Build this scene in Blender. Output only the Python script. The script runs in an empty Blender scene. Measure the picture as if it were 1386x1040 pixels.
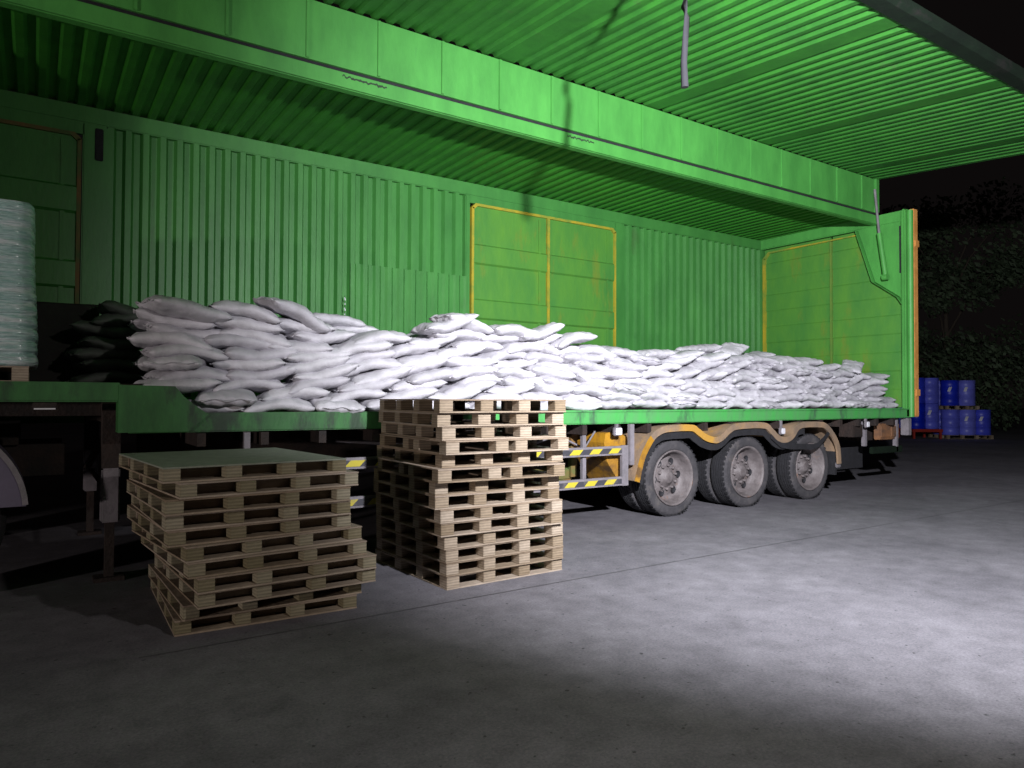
import bpy, bmesh, math, random
from mathutils import Vector, Matrix, noise
random.seed(7)
PI = math.pi
scene = bpy.context.scene
COL = scene.collection

# ------------------------------------------------------------------ camera
def add_camera():
    yaw, pit, rol = 0.5904, 0.0214, 0.0044
    f = 966.8
    fw = Vector((math.sin(yaw)*math.cos(pit), math.cos(yaw)*math.cos(pit), math.sin(pit)))
    r = Vector((math.cos(yaw), -math.sin(yaw), 0)); u = r.cross(fw)
    r2 = r*math.cos(rol)+u*math.sin(rol); u2 = u*math.cos(rol)-r*math.sin(rol)
    cd = bpy.data.cameras.new('camera'); cam = bpy.data.objects.new('camera', cd); COL.objects.link(cam)
    M = Matrix((r2, u2, -fw)).transposed().to_4x4(); M.translation = Vector((-11.2148, -5.6802, 1.321))
    cam.matrix_world = M
    cd.sensor_width = 36; cd.lens = f/1386*36; cd.clip_start = .05; cd.clip_end = 500
    scene.camera = cam
add_camera()

# ------------------------------------------------------------------ night world
w = bpy.data.worlds.new("World"); scene.world = w; w.use_nodes = True
bg = w.node_tree.nodes['Background']; bg.inputs[0].default_value = (.62, .5, .5, 1); bg.inputs[1].default_value = .006
# the one work lamp that lights the yard, behind and right of the photographer
def work_lamp():
    ld = bpy.data.lights.new('work_lamp', 'SPOT'); ld.energy = 4800; ld.color = (.93, .93, 1.0)
    ld.spot_size = math.radians(128); ld.spot_blend = 1.0; ld.shadow_soft_size = .055
    lo = bpy.data.objects.new('work_lamp', ld); COL.objects.link(lo)
    p = Vector((-9.08, -5.4, 3.02)); t = p+Vector((math.sin(math.radians(49))*10, math.cos(math.radians(49))*10, -1.0))
    l2 = bpy.data.lights.new('added_left_fill', 'POINT'); l2.energy = 150; l2.color = (1.0, .93, .88); l2.shadow_soft_size = .055   # added fill at the lamp's position, lifts the dim left side
    o2 = bpy.data.objects.new('added_left_fill', l2); COL.objects.link(o2); o2.location = p
    lo.location = p; lo.rotation_euler = (t-p).to_track_quat('-Z', 'Y').to_euler()
work_lamp()
# a weak distant yard light low down far to the left: it edges the stacks' left faces in the photograph
def yard_light():
    ld = bpy.data.lights.new('yard_light', 'POINT'); ld.energy = 1300; ld.color = (1.0, .88, .85); ld.shadow_soft_size = .15
    lo = bpy.data.objects.new('yard_light', ld); COL.objects.link(lo); lo.location = (-20.5, -5.8, 1.45)
yard_light()
scene.view_settings.view_transform = 'Standard'; scene.view_settings.look = 'None'
scene.view_settings.exposure = 0; scene.view_settings.gamma = 1

# ------------------------------------------------------------------ materials
def mat(name, col, rough=.6, metal=0, col2=None, nscale=4, namt=.5, bump=0, bscale=40, spec=.5, rand=0,
        stain=None, sscale=1.5, sthr=.58, coat=0, sheen=0, stretch=None):
    m = bpy.data.materials.new(name); m.use_nodes = True
    nt = m.node_tree; N = nt.nodes; L = nt.links; b = N['Principled BSDF']
    b.inputs['Roughness'].default_value = rough; b.inputs['Metallic'].default_value = metal
    b.inputs['Specular IOR Level'].default_value = spec
    if coat: b.inputs['Coat Weight'].default_value = coat; b.inputs['Coat Roughness'].default_value = .15
    if sheen: b.inputs['Sheen Weight'].default_value = sheen
    tc = N.new('ShaderNodeTexCoord'); vec = tc.outputs['Object']
    if stretch:
        mp = N.new('ShaderNodeMapping'); mp.inputs['Scale'].default_value = stretch
        L.new(vec, mp.inputs[0]); vec = mp.outputs[0]
    c2 = col2 or tuple(x*(1-namt*.5) for x in col)
    n = N.new('ShaderNodeTexNoise'); n.inputs['Scale'].default_value = nscale; n.inputs['Detail'].default_value = 8
    n.inputs['Roughness'].default_value = .65
    L.new(vec, n.inputs['Vector'])
    cr = N.new('ShaderNodeValToRGB'); cr.color_ramp.elements[0].position = .36; cr.color_ramp.elements[1].position = .66
    cr.color_ramp.elements[0].color = (*c2, 1); cr.color_ramp.elements[1].color = (*col, 1)
    L.new(n.outputs['Fac'], cr.inputs[0]); out = cr.outputs[0]
    if stain:
        n2 = N.new('ShaderNodeTexNoise'); n2.inputs['Scale'].default_value = sscale; n2.inputs['Detail'].default_value = 10
        n2.inputs['Roughness'].default_value = .7; L.new(vec, n2.inputs['Vector'])
        mr = N.new('ShaderNodeMapRange'); mr.inputs[1].default_value = sthr; mr.inputs[2].default_value = sthr+.1
        L.new(n2.outputs['Fac'], mr.inputs[0])
        mx = N.new('ShaderNodeMixRGB'); mx.inputs[2].default_value = (*stain, 1)
        mlt = N.new('ShaderNodeMath'); mlt.operation = 'MULTIPLY'; mlt.inputs[1].default_value = .8
        L.new(mr.outputs[0], mlt.inputs[0]); L.new(mlt.outputs[0], mx.inputs[0]); L.new(out, mx.inputs[1]); out = mx.outputs[0]
    if rand:
        oi = N.new('ShaderNodeObjectInfo'); hs = N.new('ShaderNodeHueSaturation')
        mr = N.new('ShaderNodeMapRange'); mr.inputs[3].default_value = 1-rand; mr.inputs[4].default_value = 1+rand*.6
        L.new(oi.outputs['Random'], mr.inputs[0]); L.new(mr.outputs[0], hs.inputs['Value']); L.new(out, hs.inputs['Color'])
        mr2 = N.new('ShaderNodeMapRange'); mr2.inputs[3].default_value = 1.15; mr2.inputs[4].default_value = .8
        L.new(oi.outputs['Random'], mr2.inputs[0]); L.new(mr2.outputs[0], hs.inputs['Saturation']); out = hs.outputs[0]
    L.new(out, b.inputs['Base Color'])
    if bump:
        n3 = N.new('ShaderNodeTexNoise'); n3.inputs['Scale'].default_value = bscale; n3.inputs['Detail'].default_value = 6
        L.new(vec, n3.inputs['Vector']); bp = N.new('ShaderNodeBump'); bp.inputs['Strength'].default_value = bump
        bp.inputs['Distance'].default_value = .02
        L.new(n3.outputs['Fac'], bp.inputs['Height']); L.new(bp.outputs[0], b.inputs['Normal'])
    return m

GREEN = mat('green_paint', (.082, .355, .066), .5, col2=(.058, .262, .050), nscale=2.2, bump=.12, bscale=14, stain=(.04, .17, .05), sscale=1.1, sthr=.63, stretch=(1.6, 1.6, .55))
GREENR = mat('green_roof_paint', (.034, .22, .018), .5, col2=(.024, .155, .014), nscale=1.6, bump=.12, bscale=20, stain=(.05, .17, .03), sscale=2, sthr=.62, stretch=(1.6, 1.6, 1.6))
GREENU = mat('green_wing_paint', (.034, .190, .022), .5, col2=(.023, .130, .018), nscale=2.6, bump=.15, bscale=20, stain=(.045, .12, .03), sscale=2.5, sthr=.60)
GREENW = mat('green_wall_paint', (.060, .255, .050), .5, col2=(.042, .19, .038), nscale=1.8, bump=.12, bscale=16, stain=(.05, .15, .035), sscale=1.2, sthr=.62, stretch=(1.6, 1.6, .55))
GREEND = mat('green_door_paint', (.10, .29, .035), .55, col2=(.055, .22, .04), nscale=1.3, bump=.15, bscale=12, stain=(.16, .24, .03), sscale=1.4, sthr=.56, stretch=(1.6, 1.6, .55))
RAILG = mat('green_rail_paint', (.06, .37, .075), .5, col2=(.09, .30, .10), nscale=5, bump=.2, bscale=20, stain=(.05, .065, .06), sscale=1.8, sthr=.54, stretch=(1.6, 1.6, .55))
RAILD = mat('grimy_shaded_rail', (.038, .17, .04), .6, col2=(.022, .10, .026), nscale=4, bump=.2, bscale=20, stain=(.018, .028, .02), sscale=2.2, sthr=.50, stretch=(1.6, 1.6, .55))  # grime, with the left end's shade also put into the darker green
YELG = mat('yellow_gasket', (.50, .36, .02), .6, col2=(.25, .28, .03), nscale=3, stain=(.12, .25, .04), sscale=1.4, sthr=.47)
RUSTY = mat('rusty_brown_frame', (.20, .10, .03), .7, col2=(.07, .12, .03), nscale=5)
ORANGE = mat('orange_paint', (.75, .36, .10), .5, col2=(.55, .25, .06), nscale=7, stain=(.2, .1, .05), sscale=5, sthr=.62)
YELLOW = mat('yellow_paint', (.44, .22, .012), .55, col2=(.22, .11, .02), nscale=5, bump=.2, stain=(.08, .05, .03), sscale=3, sthr=.50)
DUSTYE = mat('dusty_yellow_fender', (.30, .20, .12), .75, col2=(.19, .14, .10), nscale=6, bump=.3, stain=(.5, .26, .02), sscale=.55, sthr=.53)
BROWN = mat('rusty_chassis', (.034, .020, .015), .8, col2=(.012, .009, .008), nscale=6, bump=.4)
BLACK = mat('black_rubber', (.018, .018, .022), .85, col2=(.010, .010, .012), nscale=9, bump=.4, bscale=30)
TYRE = mat('tyre_rubber', (.066, .062, .066), .9, col2=(.034, .033, .037), nscale=5, bump=.4, bscale=25, stain=(.10, .09, .085), sscale=3, sthr=.55)
TREAD = mat('tread_rubber', (.02, .02, .024), .9, col2=(.013, .013, .015), nscale=10, bump=.5, bscale=40)
RIM = mat('dusty_rim', (.175, .155, .155), .6, col2=(.10, .085, .085), nscale=9, bump=.3, stain=(.17, .10, .07), sscale=5, sthr=.58)
GREYS = mat('grey_steel', (.22, .20, .22), .6, col2=(.15, .14, .15), nscale=8, bump=.2)
DGREY = mat('dark_grey_rail', (.006, .016, .007), .9, col2=(.003, .008, .004), nscale=2.5, bump=.3, spec=.2, stain=(.02, .018, .017), sscale=2, sthr=.55)
WHITEP = mat('white_lens', (.8, .8, .85), .3)
SACK = mat('white_woven_sack', (.59, .575, .62), .6, col2=(.45, .44, .47), nscale=6, bump=.8, bscale=11, rand=.12, stain=(.46, .44, .44), sscale=4, sthr=.62)
DSACK = mat('shaded_sack', (.12, .13, .12), .7, col2=(.07, .08, .07), nscale=7, bump=.6, bscale=9, rand=.1)  # shade over the sacks is put into this grey
TARP = mat('dark_tarpaulin', (.016, .014, .012), .8, col2=(.009, .009, .008), nscale=4, bump=.6, bscale=7)
FILM = mat('stretch_film', (.55, .72, .72), .25, col2=(.28, .50, .46), nscale=9, bump=1.0, bscale=12, coat=.35, stretch=(1, 1, 9), stain=(.75, .82, .85), sscale=2.5, sthr=.5)
BLUE = mat('blue_plastic', (.035, .06, .70), .4, col2=(.025, .04, .52), nscale=3, rand=.25)
RED = mat('red_paint', (.35, .03, .02), .5)

def wood_mat(name, a, b_, rand, lines):
    m = mat(name, a, .75, col2=b_, nscale=6, bump=.25, bscale=30, rand=rand, stretch=(1, 1, 4), stain=tuple(x*.55 for x in a), sscale=5, sthr=.64)
    if lines:
        nt = m.node_tree; N = nt.nodes; L = nt.links; b = N['Principled BSDF']
        src = b.inputs['Base Color'].links[0].from_socket
        tc = N.new('ShaderNodeTexCoord'); wv = N.new('ShaderNodeTexWave'); wv.bands_direction = 'Z'
        wv.inputs['Scale'].default_value = 17; wv.inputs['Distortion'].default_value = 1.2; wv.inputs['Detail'].default_value = 1
        L.new(tc.outputs['Object'], wv.inputs[0])
        mr = N.new('ShaderNodeMapRange'); mr.inputs[3].default_value = .72; mr.inputs[4].default_value = 1.05
        L.new(wv.outputs['Fac'], mr.inputs[0])
        mx = N.new('ShaderNodeMixRGB'); mx.blend_type = 'MULTIPLY'; mx.inputs[0].default_value = 1
        L.new(src, mx.inputs[1]); L.new(mr.outputs[0], mx.inputs[2]); L.new(mx.outputs[0], b.inputs['Base Color'])
    return m
WBLOCK = wood_mat('pallet_block_wood', (.38, .30, .21), (.25, .19, .125), .32, True)
WDECK = wood_mat('pallet_deck_ply', (.33, .255, .185), (.24, .18, .125), .2, False)
WBOARD = wood_mat('pallet_board_wood', (.38, .30, .215), (.25, .19, .13), .3, False)
WBLOCK2 = wood_mat('ply_block_wood', (.31, .265, .17), (.22, .19, .11), .3, True)
WTOP = mat('green_bounce_ply', (.26, .28, .22), .8, col2=(.19, .21, .165), nscale=12, bump=.3)  # green bounce light put into the grey ply colour

def stripe_mat():
    m = bpy.data.materials.new('hazard_tape'); m.use_nodes = True; nt = m.node_tree; N = nt.nodes; L = nt.links
    b = N['Principled BSDF']; b.inputs['Roughness'].default_value = .5
    tc = N.new('ShaderNodeTexCoord'); sp = N.new('ShaderNodeSeparateXYZ'); L.new(tc.outputs['Object'], sp.inputs[0])
    s = N.new('ShaderNodeMath'); s.operation = 'SUBTRACT'; L.new(sp.outputs[0], s.inputs[0]); L.new(sp.outputs[2], s.inputs[1])
    d = N.new('ShaderNodeMath'); d.operation = 'DIVIDE'; d.inputs[1].default_value = .262; L.new(s.outputs[0], d.inputs[0])
    fr = N.new('ShaderNodeMath'); fr.operation = 'FRACT'; L.new(d.outputs[0], fr.inputs[0])
    g = N.new('ShaderNodeMath'); g.operation = 'GREATER_THAN'; g.inputs[1].default_value = .5; L.new(fr.outputs[0], g.inputs[0])
    mx = N.new('ShaderNodeMixRGB'); mx.inputs[1].default_value = (.05, .05, .06, 1); mx.inputs[2].default_value = (.50, .42, .035, 1)
    L.new(g.outputs[0], mx.inputs[0])
    n = N.new('ShaderNodeTexNoise'); n.inputs['Scale'].default_value = 12; L.new(tc.outputs['Object'], n.inputs[0])
    mr = N.new('ShaderNodeMapRange'); mr.inputs[1].default_value = .5; mr.inputs[2].default_value = .75; mr.inputs[4].default_value = .5
    L.new(n.outputs[0], mr.inputs[0]); m2 = N.new('ShaderNodeMixRGB'); m2.inputs[2].default_value = (.2, .18, .16, 1)
    L.new(mr.outputs[0], m2.inputs[0]); L.new(mx.outputs[0], m2.inputs[1]); L.new(m2.outputs[0], b.inputs['Base Color'])
    return m
STRIPE = stripe_mat()

def ground_mat():
    m = bpy.data.materials.new('worn_concrete'); m.use_nodes = True; nt = m.node_tree; N = nt.nodes; L = nt.links
    b = N['Principled BSDF']; b.inputs['Roughness'].default_value = .8; b.inputs['Specular IOR Level'].default_value = .35
    tc = N.new('ShaderNodeTexCoord'); v = tc.outputs['Object']
    def nz(sc, det=8, ro=.6):
        n = N.new('ShaderNodeTexNoise'); n.inputs['Scale'].default_value = sc; n.inputs['Detail'].default_value = det
        n.inputs['Roughness'].default_value = ro; L.new(v, n.inputs[0]); return n.outputs['Fac']
    def ramp(s, a, ca, z, cz):
        c = N.new('ShaderNodeValToRGB'); c.color_ramp.elements[0].position = a; c.color_ramp.elements[1].position = z
        c.color_ramp.elements[0].color = (*ca, 1); c.color_ramp.elements[1].color = (*cz, 1); L.new(s, c.inputs[0]); return c.outputs[0]
    base = ramp(nz(.55, 10, .62), .33, (.122, .117, .132), .66, (.208, .200, .220))
    med = ramp(nz(5, 10, .7), .3, (.70, .70, .70), .68, (1.15, 1.15, 1.15))
    fine = ramp(nz(70, 6, .8), .38, (.72, .73, .74), .62, (1.18, 1.17, 1.17))
    def mul(x, y):
        q = N.new('ShaderNodeMixRGB'); q.blend_type = 'MULTIPLY'; q.inputs[0].default_value = 1; L.new(x, q.inputs[1]); L.new(y, q.inputs[2]); return q.outputs[0]
    oil = ramp(nz(1.1, 9, .72), .60, (1, 1, 1), .72, (.60, .60, .62))
    spots = ramp(nz(24, 4, .5), .28, (.35, .35, .35), .34, (1, 1, 1))
    L.new(mul(mul(mul(mul(base, oil), med), fine), spots), b.inputs['Base Color'])
    bp = N.new('ShaderNodeBump'); bp.inputs['Strength'].default_value = .35; bp.inputs['Distance'].default_value = .008
    L.new(nz(45, 8, .75), bp.inputs['Height']); L.new(bp.outputs[0], b.inputs['Normal'])
    return m

# ------------------------------------------------------------------ mesh helpers
class MB:
    def __init__(s): s.v = []; s.f = []; s.mi = []; s.sm = []
    def add(s, vs, fs, mi=0, smooth=False):
        o = len(s.v); s.v += [tuple(x) for x in vs]
        for f in fs: s.f.append([i+o for i in f]); s.mi.append(mi); s.sm.append(smooth)
    def box(s, x0, x1, y0, y1, z0, z1, mi=0, c=0):
        if c <= 0:
            vs = [(x, y, z) for x in (x0, x1) for y in (y0, y1) for z in (z0, z1)]
            s.add(vs, [(0, 1, 3, 2), (4, 6, 7, 5), (0, 4, 5, 1), (2, 3, 7, 6), (0, 2, 6, 4), (1, 5, 7, 3)], mi)
        else:
            bm = bmesh.new(); bmesh.ops.create_cube(bm, size=1)
            for v in bm.verts: v.co = Vector(((x0+x1)/2+v.co.x*(x1-x0), (y0+y1)/2+v.co.y*(y1-y0), (z0+z1)/2+v.co.z*(z1-z0)))
            bmesh.ops.bevel(bm, geom=bm.edges[:], offset=c, segments=2, affect='EDGES')
            bm.verts.index_update(); s.add([v.co[:] for v in bm.verts], [[v.index for v in f.verts] for f in bm.faces], mi); bm.free()
    def prism(s, pts, a, b, axis='y', mi=0):      # polygon extruded; pts (u,v): axis y -> (x,z); axis x -> (y,z); axis z -> (x,y)
        def P(u, v, t):
            return (u, t, v) if axis == 'y' else ((t, u, v) if axis == 'x' else (u, v, t))
        n = len(pts); vs = [P(u, v, a) for u, v in pts]+[P(u, v, b) for u, v in pts]
        fs = [list(range(n)), list(range(2*n-1, n-1, -1))]+[[i, (i+1) % n, n+(i+1) % n, n+i] for i in range(n)]
        s.add(vs, fs, mi)
    def tube(s, path, r, seg=10, mi=0):
        path = [Vector(p) for p in path]; R = []
        for i, p in enumerate(path):
            d = (path[min(i+1, len(path)-1)]-path[max(i-1, 0)]).normalized()
            a = d.cross(Vector((0, 0, 1)))
            if a.length < .05: a = d.cross(Vector((1, 0, 0)))
            a.normalize(); b = d.cross(a); rr = r[i] if isinstance(r, (list, tuple)) else r
            R.append([p+(a*math.cos(t)+b*math.sin(t))*rr for t in [2*PI*k/seg for k in range(seg)]])
        vs = [v for q in R for v in q]; fs = []
        for i in range(len(R)-1):
            for k in range(seg): fs.append((i*seg+k, i*seg+(k+1) % seg, (i+1)*seg+(k+1) % seg, (i+1)*seg+k))
        s.add(vs, fs, mi, True); s.add(R[0], [list(range(seg))[::-1]], mi); s.add(R[-1], [list(range(seg))], mi)
    def lathe(s, prof, axis='y', seg=40, mi=None, c=(0, 0, 0), smooth=True):   # prof: (t along axis, radius)
        n = len(prof); vs = []
        for k in range(seg):
            a = 2*PI*k/seg
            for t, r in prof:
                u, v = r*math.cos(a), r*math.sin(a)
                vs.append((c[0]+u, c[1]+t, c[2]+v) if axis == 'y' else (c[0]+u, c[1]+v, c[2]+t))
        for i in range(n-1):
            fs = [(k*n+i, k*n+i+1, ((k+1) % seg)*n+i+1, ((k+1) % seg)*n+i) for k in range(seg)]
            o = len(s.v) if i == 0 else o
            if i == 0: s.v += vs
            for f in fs: s.f.append([j+o for j in f]); s.mi.append(mi[i] if isinstance(mi, list) else (mi or 0)); s.sm.append(smooth)
    def build(s, name, mats, parent=None):
        me = bpy.data.meshes.new(name); me.from_pydata(s.v, [], s.f)
        for m in (mats if isinstance(mats, (list, tuple)) else [mats]): me.materials.append(m)
        for p, i, sm in zip(me.polygons, s.mi, s.sm): p.material_index = i; p.use_smooth = sm
        bm = bmesh.new(); bm.from_mesh(me); bmesh.ops.recalc_face_normals(bm, faces=bm.faces[:]); bm.to_mesh(me); bm.free()
        o = bpy.data.objects.new(name, me); COL.objects.link(o)
        if parent: o.parent = parent
        return o
def tag(o, label=None, cat=None, group=None, kind=None):
    if label: o['label'] = label
    if cat: o['category'] = cat
    if group: o['group'] = group
    if kind: o['kind'] = kind
    return o
def empty(name, loc=(0, 0, 0), rz=0):
    o = bpy.data.objects.new(name, None); COL.objects.link(o); o.location = loc; o.rotation_euler = (0, 0, rz); o.empty_display_size = .2
    return o
def copy_tree(o, parent=None):
    c = o.copy(); COL.objects.link(c)
    if parent: c.parent = parent
    for ch in list(o.children): copy_tree(ch, c)
    return c
def wave_profile(a0, a1, pitch, amp, flat=None):
    """trapezoid corrugation: list of (a, d)"""
    P = []; a = a0; k = 0
    while a < a1-pitch*.5:
        if flat and k % flat == flat-1:
            P += [(a, 0), (a+pitch*1.0, 0)]; a += pitch*1.15; k += 1; continue
        for t, d in ((0, 0), (.34, 0), (.5, amp), (.84, amp)): P.append((a+t*pitch, d))
        a += pitch; k += 1
    P.append((min(a, a1), 0))
    if a < a1: P.append((a1, 0))
    return P
def corrugated(prof, mapf, th=.004):
    """prof (a,d); mapf(a, d, s) -> point, s in 0..1 along the ribs; closed sheet"""
    m = MB(); n = len(prof); vs = []
    for off in (0, th):
        for s_ in (0, 1):
            for a, d in prof: vs.append(mapf(a, d+off, s_))
    fs = []
    for i in range(n-1):
        fs += [(i, i+1, n+i+1, n+i), (2*n+i, 3*n+i, 3*n+i+1, 2*n+i+1), (i, 2*n+i, 2*n+i+1, i+1), (n+i, n+i+1, 3*n+i+1, 3*n+i)]
    fs += [(0, n, 3*n, 2*n), (n-1, 3*n-1, 4*n-1, 2*n-1)]
    m.add(vs, fs); return m

# ------------------------------------------------------------------ setting
def ground():
    m = MB(); n = 60; S = 150
    m.add([(-S, -S, 0), (S, -S, 0), (S, S, 0), (-S, S, 0)], [(0, 1, 2, 3)])
    tag(m.build('ground', ground_mat()), 'worn grey concrete yard lit from the right', kind='structure')
    m = MB()
    pts = [(-10.75, -1.60), (-10.55, -1.60), (-9.47, -1.585), (-7.79, -1.56), (-5.97, -1.55), (2, -1.52)]
    for (xa, ya), (xb, yb) in zip(pts, pts[1:]):
        k = 12
        for i in range(k):
            x0 = xa+(xb-xa)*i/k; x1 = xa+(xb-xa)*(i+1)/k; y0 = ya+(yb-ya)*i/k; y1 = ya+(yb-ya)*(i+1)/k
            w0 = .004+.004*noise.noise((x0*5, 0, 0)); w1 = .004+.004*noise.noise((x1*5, 0, 0))
            m.add([(x0, y0-w0, .004), (x1, y1-w1, .004), (x1, y1+w1, .004), (x0, y0+w0, .004)], [(0, 1, 2, 3)])
    tag(m.build('slab_joint', mat('joint', (.10, .10, .105), .9)), 'dark joint between the concrete slabs', kind='structure')
ground()

# ------------------------------------------------------------------ the trailer
XF = -13.5     # front end
H = .0
def trailer():
    T = empty('wing_opening_trailer', (-6, 1.3, 0))
    tag(T, 'long green wing-sided semi-trailer standing open, loaded with white sacks', 'trailer')
    T.location = (0, 0, 0)
    # deck rails and floor
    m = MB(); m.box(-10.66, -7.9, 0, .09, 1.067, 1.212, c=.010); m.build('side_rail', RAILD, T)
    m = MB(); m.box(-7.8985, 0, 0, .09, 1.067, 1.212, c=.010)
    # flange lip and small gusset pieces along the rail
    m.box(-7.89, -.12, -.012, .0, 1.192, 1.207)
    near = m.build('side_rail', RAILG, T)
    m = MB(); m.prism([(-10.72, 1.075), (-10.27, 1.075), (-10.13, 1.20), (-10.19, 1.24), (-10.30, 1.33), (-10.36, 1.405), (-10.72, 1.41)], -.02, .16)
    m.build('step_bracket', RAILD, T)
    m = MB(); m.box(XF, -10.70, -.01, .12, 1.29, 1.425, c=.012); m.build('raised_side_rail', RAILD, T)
    m = MB(); m.box(XF, -10.5, .12, 2.66, 1.30, 1.42); m.box(-10.7, 0, .09, 2.66, 1.10, 1.208); m.box(-10.53, -10.5, .16, 2.66, 1.208, 1.42)
    m.build('floor', BROWN, T)
    # far wall: corrugated panels between posts and doors
    m = MB()
    m.box(XF, 0, 2.655, 2.73, 4.09, 4.262, c=.01)                     # top rail
    m.box(XF, 0, 2.66, 2.73, 1.067, 1.33)                             # bottom rail
    m.build('wall_top_rail', GREENW, T)
    for x0, x1 in ((-10.84, -10.62), (-6.40, -6.325), (-3.70, -3.56), (-.14, 0)):
        m = MB(); m.box(x0, x1, 2.648, 2.73, 1.33, 4.088, c=.012); m.build('wall_post', GREENW, T)
    for x0, x1 in ((-10.62, -6.40), (-3.56, -.14)):
        corrugated(wave_profile(x0, x1, .163, .055), lambda a, d, s: (a, 2.665+d, 1.33 if s == 0 else 4.089)).build('corrugated_wall', GREENW, T)
    corrugated(wave_profile(-8.05, -6.40, .163, .05), lambda a, d, s: (a+.03, 2.640+d*.5, 1.34 if s == 0 else 2.98)).build('patch_panel', GREENW, T)
    # side doors of two leaves
    def door(x0, x1, zt, paint, gask, split=None):
        f = MB(); g = .036
        f.box(x0, x0+g, 2.63, 2.70, 1.34, zt-.06); f.box(x1-g, x1, 2.63, 2.70, 1.34, zt-.06)
        f.prism([(x0, zt-.06), (x0+.06, zt), (x1-.06, zt), (x1, zt-.06), (x1-g, zt-.085), (x1-.09, zt-g), (x0+.09, zt-g), (x0+g, zt-.085)], 2.63, 2.70)
        hp = MB(); hp.box(x0-.02, x1+.02, 2.66, 2.70, zt+.002, 4.0895); hp.build('door_header', GREENW, T)
        if split: f.box(split-.022, split+.022, 2.632, 2.70, 1.34, zt-g)
        d = f.build('door_gasket', gask, T)
        leaves = ((x0+g, split-.03), (split+.03, x1-g)) if split else ((x0+g, x1-g),)
        for a, b in leaves:
            l = MB(); zz = [1.34, 1.66, 1.90, 2.42, 2.68, 3.17, 3.43, zt-g]
            y0, y1 = 2.662, 2.69
            P = []
            for i in range(len(zz)-1):
                yy = y0 if i % 2 == 0 else y0-.028
                P += [(zz[i]+.012, yy), (zz[i+1]-.012, yy)]
            P[0] = (zz[0], P[0][1]); P[-1] = (zz[-1], P[-1][1])
            n = len(P)
            vs = [(a, y, z) for z, y in P]+[(b, y, z) for z, y in P]+[(a, 2.70, z) for z, y in P]+[(b, 2.70, z) for z, y in P]
            fs = []
            for i in range(n-1): fs += [(i, i+1, n+i+1, n+i), (2*n+i, 3*n+i, 3*n+i+1, 2*n+i+1), (i, 2*n+i, 2*n+i+1, i+1), (n+i, n+i+1, 3*n+i+1, 3*n+i)]
            fs += [(0, n, 3*n, 2*n), (n-1, 3*n-1, 4*n-1, 2*n-1)]
            l.add(vs, fs)
            lf = l.build('side_door', paint, T)
            s = MB(); s.box(b-.14, b-.10, 2.648, 2.662, 1.345, zt-.075); s.box(a+.005, a+.03, 2.648, 2.662, 1.345, zt-.075)
            s.build('door_stile', paint, lf)
        return d
    door(-6.31, -3.70, 3.99, GREEND, YELG, -5.01)
    door(-13.4, -10.85, 3.97, GREENW, RUSTY, -12.12)
    m = MB(); m.box(-10.735, -10.66, 2.63, 2.647, 3.72, 4.05, c=.008); m.build('door_hinge', BLACK, T)
    # wall below the doors
    # white frayed strap hanging from the far wall
    m = MB()
    m.tube([(-8.10+.006*math.sin(i*2.4), 2.61, 2.24+i*.025) for i in range(14)], [.003+.006*abs(math.sin(i*1.9)) for i in range(14)], 6)
    m.build('hanging_tie', WHITEP, T)
    # roof, front wall
    corrugated(wave_profile(XF, -.14, .163, .03), lambda a, d, s: (a, .53 if s == 0 else 2.73, 4.262+d)).build('corrugated_roof', GREENR, T)
    m = MB(); m.box(XF-.06, XF, 0, 2.73, 1.067, 4.30); m.build('front_wall', GREENW, T)
    # longitudinal roof beam
    m = MB(); m.box(XF, -.14, .46, .56, 4.11, 4.262, c=.01); m.box(XF, -.14, .445, .46, 4.115, 4.14); m.build('roof_beam', GREEN, T)
    for xa, xb, sd in ((-8.95, -8.52, 1), (-6.38, -6.0, 2)):
        m = MB(); n = 30; up = [(xa+(xb-xa)*k/n, 4.215+.030*noise.noise((k*.55, sd, 0))+.012) for k in range(n+1)]
        lo = [(xa+(xb-xa)*k/n, up[k][1]-.014-.028*abs(noise.noise((k*.9, sd, 7)))*math.sin(PI*(k+.5)/(n+1))) for k in range(n+1)]
        m.prism(up+lo[::-1], .4575, .4595); m.build('scuff_mark', mat('grease', (.025, .05, .025), .6), T)
    # rear frame: header, posts, gusset, doors
    m = MB(); m.box(-.12, 0, .0, 2.73, 4.09, 4.268, c=.015); m.build('rear_header', GREEN, T)
    m = MB(); m.box(-.20, -.005, 0, .07, 1.067, 4.262, c=.02); m.tube([(-.075, -.012, 1.08), (-.075, -.012, 4.25)], .045, 12)
    m.build('rear_post', GREEN, T)
    m = MB(); m.prism([(.80, 4.0895), (.52, 3.215), (.135, 2.935), (.0705, 2.83), (.0705, 4.0895)], -.105, -.085, 'x')
    P_ = [(.815, 4.0895), (.535, 3.21), (.145, 2.925), (.0705, 2.81)]
    for (ya, za), (yb, zb) in zip(P_, P_[1:]): m.prism([(ya, za), (yb, zb), (yb-.012, zb-.004), (ya-.012, za-.004)], -.19, -.082, 'x')
    gs = m.build('corner_gusset', GREEN, T)
    m = MB(); m.box(-.112, -.1055, .105, .135, 3.30, 4.03); m.build('slot', BLACK, gs)
    c = MB(); c.tube([(-.22, .295, 3.28), (-.22, .39, 3.95)], .038, 12, 0); c.tube([(-.22, .39, 3.95), (-.22, .455, 4.66)], .020, 10, 1)
    c.tube([(-.22, .255, 3.25), (-.22, .335, 3.25)], .05, 10, 0)
    c.build('lift_cylinder', [GREEN, GREYS], T)
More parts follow.
